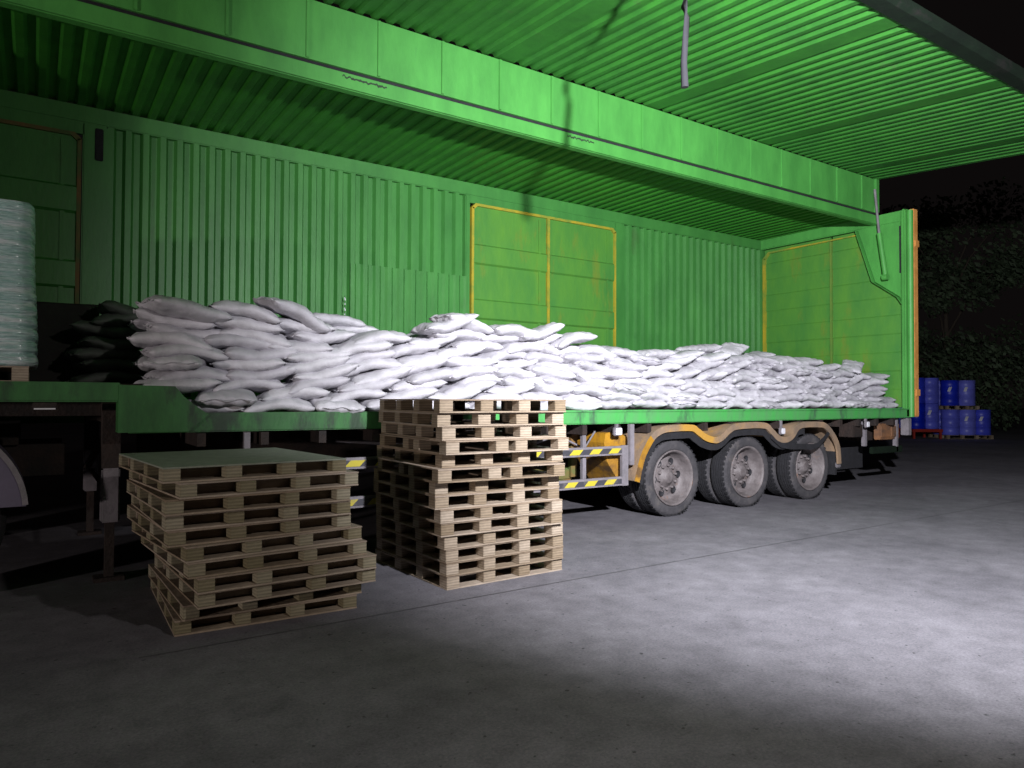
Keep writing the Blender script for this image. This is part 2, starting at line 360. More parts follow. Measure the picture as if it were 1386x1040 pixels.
    # rear doors seen from inside
    for y0, y1 in ((.10, 1.27), (1.31, 2.62)):
        l = MB(); zz = [1.21+.29*i for i in range(10)]+[4.09]
        P = []
        for i in range(len(zz)-1):
            xx = -.075 if i % 2 == 0 else -.062
            P += [(zz[i]+.012, xx), (zz[i+1]-.012, xx)]
        n = len(P)
        vs = [(x, y0, z) for z, x in P]+[(x, y1, z) for z, x in P]+[(-.02, y0, z) for z, x in P]+[(-.02, y1, z) for z, x in P]
        fs = []
        for i in range(n-1): fs += [(i, i+1, n+i+1, n+i), (2*n+i, 3*n+i, 3*n+i+1, 2*n+i+1), (i, 2*n+i, 2*n+i+1, i+1), (n+i, n+i+1, 3*n+i+1, 3*n+i)]
        fs += [(0, n, 3*n, 2*n), (n-1, 3*n-1, 4*n-1, 2*n-1)]
        l.add(vs, fs); l.build('rear_door', GREEND, T)
    m = MB(); m.box(-.10, -.02, 2.58, 2.64, 1.21, 3.92); m.box(-.10, -.02, 1.275, 1.305, 1.21, 4.0, 1)
    m.prism([(2.64, 3.92), (2.52, 4.03), (.1, 4.03), (.1, 4.015), (2.50, 4.0), (2.58, 3.90)], -.10, -.02, 'x', 0)
    m.build('rear_door_gasket', [YELG, mat('faded_gasket', (.17, .25, .04), .6, col2=(.10, .24, .04))], T)
    m = MB(); m.box(.0, .12, -.03, .05, 1.08, 4.285, c=.008); m.build('rear_door_edge', ORANGE, T)
    for z in (1.4, 3.7):
        m = MB(); m.box(.02, .135, -.045, -.03, z, z+.10, c=.005); m.build('rear_hinge', ORANGE, T)
    # open wing: fascia, corrugated panel, rails
    m = MB(); m.box(XF, -.12, .478, .502, 4.305, 4.835)
    W_ = m.build('wing_fascia', GREEN, T)
    x = -13.3
    while x < -.3:
        m = MB(); m.box(x, x+.03, .460, .4775, 4.31, 4.832, c=.004); m.build('fascia_rib', GREEN, W_); x += .67
    m = MB(); m.box(-.19, -.12, .44, .4775, 4.305, 4.84); m.build('fascia_end_plate', GREEN, W_)
    m = MB(); m.box(XF, -.12, .505, .53, 4.262, 4.31); m.build('hinge_seal', BLACK, T)
    ax, az, bx, bz = .50, 4.848, -2.50, 4.606
    def wm(a, d, s): 
        y = ax+(bx-ax)*s; z = az+(bz-az)*s; return (a, y, z-.0+d)
    corrugated(wave_profile(XF, -.20, .150, .030, flat=14), wm, .004).build('wing_panel', GREENU, T)
    m = MB(); m.prism([(.50, 4.835), (-2.56, 4.588), (-2.56, 4.655), (.50, 4.90)], -.20, -.12, 'x'); m.build('wing_end_rail', GREENU, T)
    m = MB(); m.prism([(-2.46, 4.59), (-2.60, 4.575), (-2.64, 4.595), (-2.63, 4.67), (-2.46, 4.66)], XF, -.42, 'x')
    m.build('wing_outer_rail', DGREY, T)
    m = MB(); m.prism([(-.42, -2.46), (-.12, -2.30), (-.12, -2.42), (-.36, -2.62), (-.42, -2.64)], 4.577, 4.66, 'z'); m.build('wing_corner', DGREY, T)
    m = MB(); m.tube([(-7.72, -2.50, 4.60), (-7.73, -2.50, 4.4), (-7.71, -2.51, 4.1), (-7.755, -2.50, 3.86), (-7.73, -2.50, 3.80), (-7.76, -2.5, 3.5), (-7.75, -2.5, 3.34)],
                     [.018, .018, .019, .022, .018, .021, .024], 8); m.build('pull_strap', mat('dark_strap', (.013, .013, .017), .9), T)
    # chassis
    m = MB()
    for y in (.78, 1.82):
        m.box(-10.4, -.3, y, y+.13, .70, .72); m.box(-10.4, -.3, y+.055, y+.075, .72, 1.06); m.box(-10.4, -.3, y, y+.13, 1.06, 1.08)
    for i in range(22): m.box(-10.2+.46*i, -10.14+.46*i, .02, 2.68, .96, 1.058)
    m.box(XF, -10.4, .7, .85, 1.18, 1.298); m.box(XF, -10.4, 1.85, 2.0, 1.18, 1.298)
    m.build('chassis_frame', BROWN, T)
    wheels(T)
    fenders(T)
    # side guard with hazard tape
    for y in (0, 2.69):
        m = MB()
        for z0 in (.735, .410): m.box(-9.9, -5.915, y, y+.03, z0, z0+.095)
        for x in (-9.9, -7.9, -5.99): m.box(x, x+.085, y-.003, y+.033, .405, .835)
        for x in (-9.86, -7.86, -6.5): m.box(x, x+.045, y+.04, y+.08, .42, 1.10)
        g = m.build('side_guard', GREYS, T)
        if y == 0:
            t = MB()
            for z0 in (.755, .430): t.box(-9.80, -6.0, -.0055, -.0025, z0, z0+.052)
            t.build('hazard_tape', STRIPE, g)
    # yellow tool box and brackets behind the guard
    m = MB(); m.prism([(-6.14, .86), (-6.10, .66), (-5.98, .50), (-5.93, .42), (-5.86, .62), (-5.80, .90), (-5.95, .99), (-6.12, .96)], .12, .62)
    m.build('tool_box', YELLOW, T)
    m = MB(); m.box(-6.62, -6.40, .32, .60, .46, .60, c=.02); m.prism([(-6.46, .5), (-6.38, .5), (-6.38, .95), (-6.46, .95)], .28, .34)
    m.tube([(-7.0, .35, .62), (-6.7, .35, .52)], .03, 8); m.build('air_valve_box', RUSTY, T)
    m = MB(); m.lathe([(-.5, .001), (-.5, .12), (-.46, .14), (.46, .14), (.5, .12), (.5, .001)], 'z', 20)
    tk = m.build('air_tank', BROWN, T); tk.rotation_euler = (0, PI/2, 0); tk.location = (-7.3, .55, .86)
    m = MB(); m.tube([(-9.0, .4, .95), (-8.2, .42, .88), (-7.6, .4, .97), (-6.9, .35, .86), (-6.5, .3, .99)], .014, 8)
    m.tube([(-6.65, .25, .94), (-6.35, .2, .80), (-6.2, .2, .98)], .012, 8); m.build('air_hose', GREYS, T)
    # marker lamps
    for x, z, s in ((-6.06, .985, .055), (-3.25, .93, .045), (-1.29, .985, .04)):
        m = MB(); m.box(x-s, x+s, -.02, .02, z-.045, z+.045, 1, c=.01); m.box(x-s*.8, x+s*.8, -.03, -.0205, z-.035, z+.035, 0, c=.004); m.box(x-.015, x+.015, .0, .03, z+.04, 1.066, 1)
        m.build('marker_lamp', [WHITEP, GREYS], T)
    m = MB(); m.box(-11.22, -11.08, -.035, .0, 1.238, 1.285, c=.005); m.box(-11.21, -11.09, -.038, -.0355, 1.240, 1.249, 1); m.build('marker_lamp', [BROWN, WHITEP], T)
    # landing legs
    for y in (.22, 2.3):
        m = MB(); m.box(-10.80, -10.68, y, y+.12, .42, .81, 0, c=.012); m.box(-10.77, -10.71, y+.03, y+.09, .03, .42, 1); m.box(-10.84, -10.64, y-.02, y+.14, .0, .03, 1, c=.005)
        m.box(-10.80, -10.68, y+.01, y+.11, .81, 1.29, 1)
        m.build('landing_leg', [GREYS, BROWN], T)
    m = MB(); m.tube([(-10.74, .34, .62), (-10.74, 2.3, .62)], .02, 8); m.prism([(-10.6, 1.29), (-10.66, 1.29), (-10.9, .80), (-10.86, .78)], .5, .56); m.build('leg_brace', BROWN, T)
    # rear end: bumper, lamps, mud flap
    m = MB(); m.box(-.95, -.05, .35, 2.4, .72, .98); m.build('rear_crossmember', BROWN, T)
    m = MB(); m.box(-.72, -.18, .12, .22, .74, .98, c=.01); m.box(-.70, -.46, .105, .12, .78, .94); m.box(-.42, -.22, .105, .12, .78, .94); m.build('rear_lamp_box', mat('rusty_orange', (.26, .12, .05), .7, col2=(.10, .06, .04), nscale=6), T)
    for bx in ((-.30, -.24, .10, .16, .55, 1.06), (-.14, -.05, .0, .12, .80, 1.06), (-1.16, -1.10, .10, .16, .66, 1.06), (-1.5, -1.25, .08, .3, .80, .98)):
        m = MB(); m.box(*bx, c=.006); m.build('rear_bracket', BROWN if bx[0] < -1.2 else GREYS, T)
    m = MB(); m.box(-.95, -.12, .10, .16, .54, .64, c=.01); m.build('rear_bumper', DGREY, T)
    m = MB(); m.box(-1.72, -.62, .45, .47, .30, .62); m.build('mud_flap', BLACK, T)
    return T

def wheels(T):
    Rw = .437
    def wheel_mesh():
        # local: axis y, outer face at y=-.0 towards -y
        t = MB()
        prof = [(.03, .305), (.005, .325), (.0, .345), (.004, .375), (.0, .395), (.012, .418), (.035, .432)]
        t.lathe(prof, 'y', 48, mi=0)
        # tread with grooves
        pr = [(.035, .432)]
        for g in (.07, .105, .14, .175): pr += [(g-.006, .437), (g-.005, .425), (g+.005, .425), (g+.006, .437)]
        pr += [(.21, .432)]
        t.lathe(pr, 'y', 48, mi=1, smooth=False)
        t.lathe([(.21, .432), (.233, .418), (.245, .38), (.24, .33), (.215, .305)], 'y', 48, mi=0)
        # shoulder lugs
        for k in range(44):
            a = 2*PI*k/44; ca, sa = math.cos(a), math.sin(a); d = .017
            vs = []
            for r in (.425, .4395):
                for yy in (.018, .062):
                    for q in (-d, d): vs.append((r*ca-q*sa, yy, r*sa+q*ca))
            t.add(vs, [(0, 1, 3, 2), (4, 6, 7, 5), (0, 4, 5, 1), (2, 3, 7, 6), (0, 2, 6, 4), (1, 5, 7, 3)], 1)
        r = MB()
        r.lathe([(.03, .305), (-.005, .318), (-.008, .306), (.0, .296), (.02, .287), (.05, .283), (.08, .268), (.135, .255), (.15, .225), (.145, .20), (.125, .17), (.12, .10), (.12, .001)], 'y', 48)
        r.lathe([(.215, .305), (.19, .27), (.16, .255), (.152, .2)], 'y', 48)
        for k in range(6):      # dark hand holes
            a = 2*PI*(k+.5)/6; c = (.192*math.cos(a), .128, .192*math.sin(a))
            r.lathe([(-.006, .040), (-.0035, .034), (.006, .032), (.006, .001)], 'y', 14, 1, (c[0], c[1]-.004, c[2]))
        h = MB()
        h.lathe([(.12, .115), (.105, .105), (.09, .075), (.07, .068), (.062, .05), (.062, .001)], 'y', 28)
        for k in range(10):
            a = 2*PI*k/10; h.lathe([(.12, .016), (.085, .015), (.08, .009), (.08, .001)], 'y', 8, 0, (.135*math.cos(a), 0, .135*math.sin(a)))
        return t, r, h
    t, r, h = wheel_mesh()
    rim = r.build('wheel', [RIM, BLACK], T); rim.location = (0, 0, 0)
    ty = t.build('tyre', [TYRE, TREAD], rim); hb = h.build('hub', RIM, rim)
    first = True
    for i, x in enumerate((-5.155, -3.856, -2.557)):
        for y, flip in ((.05, 0), (.33, 1), (2.65, 1), (2.37, 0)):
            if first: o = rim; first = False
            else: o = copy_tree(rim, T)
            a = .35+i*1.3+y
            o.location = (x, y, .437)
            o.rotation_euler = (0, a, PI if flip and y > 2 else 0)
            if y == .33: o.rotation_euler = (0, a, 0); o.location.y = .315
        m = MB(); m.tube([(x, .35, .437), (x, 2.35, .437)], .07, 14)
        m.build('axle', BROWN, T)
    m = MB()
    for y in (.80, 1.85):
        for x in (-5.155, -3.856, -2.557):
            m.prism([(x-.52, .60), (x, .52), (x+.52, .60), (x+.52, .64), (x, .59), (x-.52, .64)], y, y+.08)
        for x in (-5.8, -4.5, -3.2, -1.9): m.prism([(x-.12, .70), (x+.12, .70), (x+.05, .56), (x-.05, .56)], y-.02, y+.1)
    m.build('leaf_spring', BROWN, T)

def fenders(T):
    out = [(-5.84, .45), (-5.79, .62), (-5.73, .76), (-5.6, .93), (-5.45, 1.015), (-5.28, 1.04), (-4.94, 1.04), (-4.82, .99), (-4.69, .92), (-4.54, .89), (-4.44, .915), (-4.3, 1.0), (-4.13, 1.045),
           (-3.63, 1.045), (-3.46, .96), (-3.34, .88), (-3.22, .855), (-3.09, .89), (-2.97, 1.0), (-2.82, 1.04), (-2.5, 1.04), (-2.31, 1.01), (-2.11, .86), (-2.0, .69), (-1.97, .46)]
    def resample(P, n=110):
        # smooth by Catmull-Rom
        R = []
        for i in range(len(P)-1):
            p0 = Vector((*P[max(i-1, 0)], 0)); p1 = Vector((*P[i], 0)); p2 = Vector((*P[i+1], 0)); p3 = Vector((*P[min(i+2, len(P)-1)], 0))
            for k in range(5):
                t = k/5; R.append(.5*((2*p1)+(-p0+p2)*t+(2*p0-5*p1+4*p2-p3)*t*t+(-p0+3*p1-3*p2+p3)*t**3))
        R.append(Vector((*P[-1], 0))); return R
    O = resample(out)
    def inset(P, d):
        Q = []
        for i, p in enumerate(P):
            t = (P[min(i+1, len(P)-1)]-P[max(i-1, 0)]).normalized(); Q.append(p+Vector((t.y, -t.x, 0))*d)
        return Q
    def band(P0, P1, y0, y1, mi=0):
        m = MB(); n = len(P0); vs = []
        for y in (y0, y1):
            vs += [(p.x, y, p.y) for p in P0]+[(p.x, y, p.y) for p in P1]
        fs = []
        for i in range(n-1):
            fs += [(i, i+1, n+i+1, n+i), (2*n+i, 3*n+i, 3*n+i+1, 2*n+i+1), (i, 2*n+i, 2*n+i+1, i+1), (n+i, n+i+1, 3*n+i+1, 3*n+i)]
        fs += [(0, n, 3*n, 2*n), (n-1, 3*n-1, 4*n-1, 2*n-1)]
        m.add(vs, fs); return m
    for side in (0, 1):
        if side == 0: f = lambda y: y
        else: f = lambda y: 2.70-y
        I = inset(O, .075); I2 = inset(O, .012)
        # lip on the outside and the sheet over the tyres
        m = band(O, I, f(-.03), f(-.004)); m2 = band(O, I2, f(-.004), f(.62))
        m.add(m2.v, m2.f)
        fe = m.build('fender', DUSTYE, T)
        nY = 16
        m = band(O[:nY], I[:nY], f(-.034), f(-.0305)); m.build('yellow_fender_end', YELLOW, fe)
        J = []
        for i, p in enumerate(I):
            t = i/(len(I)-1); J.append(p)
        K = inset(O, .15)
        for i in range(len(K)):
            K[i] = K[i]+Vector((0, -.02*(1+noise.noise((i*.35, 3, side)))*.5, 0))
        cut = len(K)-24
        m = band([p for p in I[:cut]], K[:cut], f(.0), f(.012)); m.build('rubber_skirt', BLACK, fe)
        if side == 0:   # loose torn piece slung across the third wheel
            A = [(-3.50, .93), (-3.30, .815), (-3.08, .775), (-2.85, .755), (-2.60, .745), (-2.50, .76), (-2.36, .84), (-2.2, .95)]
            B = [(-3.50, .84), (-3.30, .72), (-3.08, .69), (-2.85, .685), (-2.64, .67), (-2.48, .70), (-2.33, .80), (-2.17, .92)]
            m = band([Vector((a, b, 0)) for a, b in A], [Vector((a, b, 0)) for a, b in B], -.028, -.016); m.build('torn_rubber', BLACK, fe)
            m = MB(); m.box(-5.89, -5.83, -.02, .03, .62, 1.06, c=.004); m.build('fender_bracket', GREYS, fe)
            m = MB(); m.box(-2.02, -1.93, .0, .05, .40, .47, c=.01); m.build('fender_foot', GREYS, fe)
            m = MB(); m.box(-2.03, -1.99, .03, .5, .30, .62); m.build('rear_skirt', BLACK, fe)
trailer()

# ------------------------------------------------------------------ pallets
def pallet_meshes(w, d, h, variant, top, bm_=None, filled=False):
    t1 = .010
    B = .092 if filled else .105
    def me(m, name, mt):
        o = m.build(name, mt); me_ = o.data; bpy.data.objects.remove(o); return me_
    m = MB(); m.box(0, w, 0, d, h-t1, h-.0006, c=.0015); deck = me(m, 'top_deck', top)
    ms = MB(); ms.box(0, B, 0, .105, 0, h-2*t1-.001, c=.003); blk = me(ms, 'block', bm_ or WBLOCK)
    xs = [0, (w-B)/3, 2*(w-B)/3, w-B] if variant == 0 else ([0, (w-B)*.42, (w-B)*.60, w-B])
    ys = [0, (d-B)/3, 2*(d-B)/3, d-B] if variant == 0 else ([0, (d-B)*.40, (d-B)*.58, d-B])
    m = MB(); m.box(0, w, 0, .10, 0, t1, c=.0015); front = me(m, 'bottom_board', WBOARD)
    m = MB(); m.box(0, .10, .1005, d-.1005, 0, t1, c=.0015); side = me(m, 'bottom_board', WBOARD)
    m = MB(); m.box(.03, w-.03, 0, .022, 0, h-2*t1-.001, c=.002); st = me(m, 'stringer', WDECK) if filled else None
    return dict(w=w, d=d, h=h, t=t1, B=B, deck=deck, blk=blk, xs=xs, ys=ys, front=front, side=side, st=st)
def link(me, name, parent, loc):
    o = bpy.data.objects.new(name, me); COL.objects.link(o); o.parent = parent; o.location = loc; return o
def make_pallet(P, loc, rz, rnd):
    T = empty('pallet', loc, rz); t = P['t']
    link(P['deck'], 'top_deck', T, (0, 0, 0))
    for y in (0, P['d']-.10): link(P['front'], 'bottom_board', T, (0, y, 0))
    for x in (0, (P['w']-.10)/2, P['w']-.10): link(P['side'], 'bottom_board', T, (x, 0, 0))
    if P['st']:
        for y in (.125, P['d']-.16): link(P['st'], 'stringer', T, (0, y, t+.0005))
    for i, x in enumerate(P['xs']):
        for j, y in enumerate(P['ys']):
            if i in (1, 2) and j in (1, 2): continue
            o = link(P['blk'], 'block', T, (x+(rnd.uniform(-.008, .008) if 0 < i < 3 else rnd.uniform(0, .003)*(1 if i == 0 else -1)), y+rnd.uniform(.0005, .003)*(1 if j < 2 else -1), t+.0005))
            s = rnd.uniform(.93, 1.0); o.scale = (s, s, 1)
            if i == 3: o.location.x += P['B']*(1-s)
            if j == 3: o.location.y += .105*(1-s)
    return T
LST = [(-10.637, -1.499, .081), (-10.557, -1.52, .098), (-10.624, -1.508, .053), (-10.619, -1.472, .031), (-10.606, -1.478, .061), (-10.521, -1.514, .111), (-10.51, -1.517, .073), (-10.461, -1.525, .046), (-10.455, -1.504, .048), (-10.511, -1.382, .02), (-10.547, -1.347, -.025)]
RST0 = [(-9.0, -1.487, -.05), (-8.965, -1.413, -.054), (-8.918, -1.398, -.041), (-8.993, -1.55, -.012), (-8.896, -1.365, -.01), (-9.026, -1.512, -.047), (-8.928, -1.338, -.032), (-8.927, -1.336, -.032), (-8.91, -1.374, -.01), (-8.892, -1.355, -.008), (-8.839, -1.317, .013), (-8.816, -1.304, .025), (-8.802, -1.288, .025), (-8.784, -1.269, .042)]
RST = [(x-(y+1.36)*.45, -1.36+(y+1.36)*.45, a) for x, y, a in RST0]
ORD = ['bottom', 'second from the ground', 'third from the ground', 'fourth from the ground', 'fifth from the ground', 'sixth from the ground', 'seventh from the ground',
       'eighth from the ground', 'ninth from the ground', 'tenth from the ground', 'eleventh from the ground', 'twelfth from the ground', 'thirteenth from the ground', 'topmost']
def pallets():
    rnd = random.Random(3)
    hL, hR = .0864, .0943
    pL = pallet_meshes(1.05, 1.22, hL, 0, WDECK, WBLOCK2, True); pLt = pallet_meshes(1.05, 1.22, hL, 0, WTOP, WBLOCK2, True)
    for i, (x, y, a) in enumerate(LST):
        k = 10-i
        T = make_pallet(pLt if i == 0 else pL, (x, y, hL*k), a, rnd)
        if i == 0: lab = 'wooden pallet with grey plywood top tinted for green bounce light, topmost of the shorter left stack'
        elif k == 0: lab = 'wooden pallet on the ground at the bottom of the shorter left stack'
        else: lab = 'bare wooden pallet %s in the shorter left stack' % ORD[k]
        tag(T, lab, 'pallet', 'pallets in the shorter left stack')
    p0 = pallet_meshes(1.04, 1.14, hR, 0, WDECK); p1 = pallet_meshes(1.04, 1.14, hR, 1, WDECK)
    for i, (x, y, a) in enumerate(RST):
        k = 13-i
        T = make_pallet(p1 if i in (3, 5) else p0, (x, y, hR*k), a, rnd)
        if k == 13: lab = 'pale wooden pallet, topmost of the taller stack of fourteen'
        elif k == 0: lab = 'pale wooden pallet on the ground at the bottom of the taller stack'
        elif i in (3, 5): lab = 'pallet with close-set middle blocks, jutting out %s in the taller stack' % ORD[k]
        else: lab = 'pale wooden pallet %s in the taller stack' % ORD[k]
        tag(T, lab, 'pallet', 'pallets in the taller right stack')
pallets()

# ------------------------------------------------------------------ sacks
def sack_mesh(seed, L=.565, W=.44, T=.121):
    m = MB(); nu, nv = 30, 18; vs = []; 
    rnd = random.Random(seed); sx = rnd.uniform(-.2, .2); bend = rnd.uniform(-.02, .02); lump = rnd.uniform(.8, 1.15)
    def P(u, v, s):
        au, av = abs(u), abs(v)
        tu = max(0, 1-au**5)**.62; tv = max(0, 1-av**3)**.46
        th = T/2*tu*tv
        # pinched ends make ears at the corners
        x = u*L/2*(1-.045*(1-av**2)*(au**4)); y = v*W/2*(1-.07*(1-au**2.5))
        if au > .9: y *= 1-.10*((au-.9)/.1)
        n = noise.noise((x*5+seed*3.1, y*5, s*.7+seed)); n2 = noise.noise((x*15+seed, y*11, s*1.3+seed*2.3)); n3 = noise.noise((x*34, y*20+seed, s*2.+seed))
        edge = min(1, (1-au)*9)*min(1, (1-av)*8+.25)
        th = th*(1+.16*n*lump)+edge*(.011*n2+.005*n3)
        # tucks running in from the short ends
        tk = math.sin(v*13+seed+3*n)*.009*max(0, au-.35)*1.6*tv
        z = s*(th+tk)+bend*math.cos(u*PI)+.014*noise.noise((u*1.5+seed, v, 5))
        y += edge*.006*n2
        return (x, y, z)
    idx = {}
    for s in (1, -1):
        for i in range(nu+1):
            for j in range(nv+1):
                u = math.sin((-1+2*i/nu)*PI/2*.93)/math.sin(PI/2*.93); v = math.sin((-1+2*j/nv)*PI/2)
                b = i in (0, nu) or j in (0, nv)
                if s == -1 and b: idx[(s, i, j)] = idx[(1, i, j)]; continue
                idx[(s, i, j)] = len(vs)
                p = P(u, v, s)
                if b: 
                    q = P(u, v, -1); p = tuple((a+c)/2 for a, c in zip(p, q))
                vs.append(p)
    fs = []
    for s in (1, -1):
        for i in range(nu):
            for j in range(nv):
                f = [idx[(s, i, j)], idx[(s, i+1, j)], idx[(s, i+1, j+1)], idx[(s, i, j+1)]]
                fs.append(f if s == 1 else f[::-1])
    m.add(vs, fs, 0, True)
    # stitched end hems
    for e in (-1, 1):
        h = []; n = 10
        for k in range(n+1):
            v = -0.86+1.72*k/n; x = e*L/2*(.992-.045*(1-v*v)); y = v*W/2*.90
            zz = bend*math.cos(PI)+.014*noise.noise((e*1.5+seed, v, 5)); wv = .010*math.sin(v*7+seed)
            for dx, dz in ((-.004, -.002), (.020, wv-.001), (.020, wv+.002), (-.004, .003)): h.append((x+e*dx, y, zz+dz))
        f2 = []
        for k in range(n):
            for q in range(4): f2.append((k*4+q, k*4+(q+1) % 4, k*4+4+(q+1) % 4, k*4+4+q))
        f2 += [(0, 1, 2, 3), (n*4, n*4+1, n*4+2, n*4+3)]
        m.add(h, f2, 0, True)
    o = m.build('sack', SACK); me = o.data; bpy.data.objects.remove(o); return me
TOPS = [(-10.7, 1.93), (-10.4, 2.0), (-10.0, 1.97), (-9.7, 2.0), (-9.3, 1.97), (-8.9, 1.93), (-8.5, 1.95), (-8.2, 1.92), (-7.9, 2.05), (-7.5, 1.96), (-7.1, 2.02), (-6.7, 1.97), (-6.3, 1.93), (-5.7, 1.90), (-5.0, 1.91), (-4.3, 1.93),
        (-3.7, 1.95), (-3.2, 1.93), (-2.6, 1.93), (-2.1, 1.90), (-1.7, 1.84), (-1.0, 1.80), (-.5, 1.78), (-.1, 1.68)]
def topz(x):
    for (a, za), (b, zb) in zip(TOPS, TOPS[1:]):
        if a <= x <= b: return za+(zb-za)*(x-a)/(b-a)
    return TOPS[0][1] if x < TOPS[0][0] else TOPS[-1][1]
NUM = ['first', 'second', 'third', 'fourth', 'fifth', 'sixth', 'seventh', 'eighth', 'ninth', 'tenth', 'eleventh', 'twelfth', 'thirteenth', 'fourteenth', 'fifteenth', 'sixteenth', 'seventeenth', 'eighteenth', 'nineteenth', 'twentieth',
       'twenty-first', 'twenty-second', 'twenty-third', 'twenty-fourth', 'twenty-fifth', 'twenty-sixth']
ROWN = ['bottom row on the deck', 'second row up', 'third row up', 'fourth row up', 'fifth row up', 'sixth row up', 'seventh row up', 'eighth row up', 'ninth row up', 'tenth row up', 'eleventh row up']
def lay_sack(me, loc, rot, label, group, sc=1):
    o = bpy.data.objects.new('sack', me); COL.objects.link(o); o.location = loc; o.rotation_euler = rot
    o.scale = (sc, sc, sc)
    tag(o, label, 'sack', group)
    return o
def sacks():
    rnd = random.Random(11)
    M = [sack_mesh(k+1) for k in range(12)]
    dz = .0835; G = 'white sacks heaped on the trailer deck'
    def tilt(x, z): return .34*noise.noise((x*.75+3, z*2.2, 1.7))+.03
    for layer, y0 in ((0, .27), (1, .66)):
        for r in range(11):
            zc = 1.212+.052+dz*r
            x = (-10.60 if zc > 1.43 else -10.38)+.30
            x += rnd.uniform(-.03, .03)+(r % 2)*(.07 if zc > 1.43 else .16)
            n = 0
            while x < -.42:
                Ls = rnd.uniform(.46, .54)
                tz = topz(x)+(0 if layer == 0 else .03+.05*noise.noise((x*1.3, 9, 0)))
                ok = zc+.05 < tz+.015
                if layer == 1 and zc < tz-(.28 if x > -8 else .46): ok = False
                if ok:
                    t = tilt(x, zc)
                    near_end = (x > -.9)
                    yj = y0+rnd.uniform(-.03, .035)+.02*r*.3
                    rz = rnd.gauss(0, .10)
                    if rnd.random() < .10: rz += PI/2*.9; 
                    q = .30
                    loc = (x, yj+.012*r, zc+rnd.uniform(-.008, .008)+.010*math.sin(x*2))
                    damp = .35 if r == 0 else (.8 if r == 1 else 1)
                    rot = (rnd.gauss(.03, .06)*damp, -(t*1.0+rnd.gauss(0, .05))*damp, rz)
                    if layer == 0: lab = 'white woven sack, %s from the left in the %s' % (NUM[n], ROWN[r])
                    else: lab = 'white woven sack behind the front face, %s from the left in its %s' % (NUM[n], ROWN[r].replace(' on the deck', ''))
                    lay_sack(M[rnd.randrange(12)], loc, rot, lab, G, rnd.uniform(.94, 1.04))
                    n += 1
                x += Ls
    S = [((-9.42, .30, 2.03), (.15, .38, .25), 'plump white sack with a pointed ear, slumped highest on the heap at left', 1.0),
         ((-9.80, .33, 2.02), (.1, .16, -.1), 'white sack with a curled end beside the plump sack at left', .95),
         ((-10.25, .30, 1.99), (.0, .16, .2), 'white sack draped over the upper left corner of the heap', 1.05),
         ((-7.98, .30, 2.02), (0, -.30, 0), 'white sack leaning up to the right on the heap, left of the side door', 1.0),
         ((-7.78, .32, 2.05), (0, .22, .1), 'white sack lapped over a leaning sack just left of the side door', .95),
         ((-7.25, .30, 2.00), (0, .05, 0), 'white sack lying on top below the left leaf of the side door', .95),
         ((-6.93, .30, 2.00), (0, -.28, 0), 'white sack tipped up to the right below the middle of the side door', .95),
         ((-6.50, .30, 1.95), (0, -.25, 0), 'white sack tipped up below the right leaf of the side door', .95),
         ((-3.95, .75, 1.99), (0, -.12, .1), 'greyish white sack lying behind the top edge beside the rear doors', .95),
         ((-3.55, .55, 1.99), (.2, -.35, .3), 'crumpled sack with one ear raised near the rear corner wall', .8),
         ((-1.15, .30, 1.83), (.2, -.42, .4), 'small sack with an upturned corner near the rear post', .7),
         ((-8.95, .75, 2.03), (0, .05, .1), 'greyish sack just showing behind the plump sack', 1.0)]
    for i, (l, ro, lab, sc) in enumerate(S): lay_sack(M[i % 12], l, ro, lab, G, sc)
    # sacks coloured dark for the shade by the front wall door
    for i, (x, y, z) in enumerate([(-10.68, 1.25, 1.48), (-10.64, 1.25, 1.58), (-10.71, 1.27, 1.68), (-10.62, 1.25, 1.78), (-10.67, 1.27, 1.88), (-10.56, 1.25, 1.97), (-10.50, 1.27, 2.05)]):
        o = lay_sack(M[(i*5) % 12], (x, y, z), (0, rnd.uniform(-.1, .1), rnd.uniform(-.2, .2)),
                 'sack darkened for shade, %s' % (['lowest of the dark column', 'second from the bottom of the dark column', 'third from the bottom of the dark column', 'fourth from the bottom of the dark column',
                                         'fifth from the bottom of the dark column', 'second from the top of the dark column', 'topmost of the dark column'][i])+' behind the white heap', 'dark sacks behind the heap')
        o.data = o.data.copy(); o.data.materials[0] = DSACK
sacks()

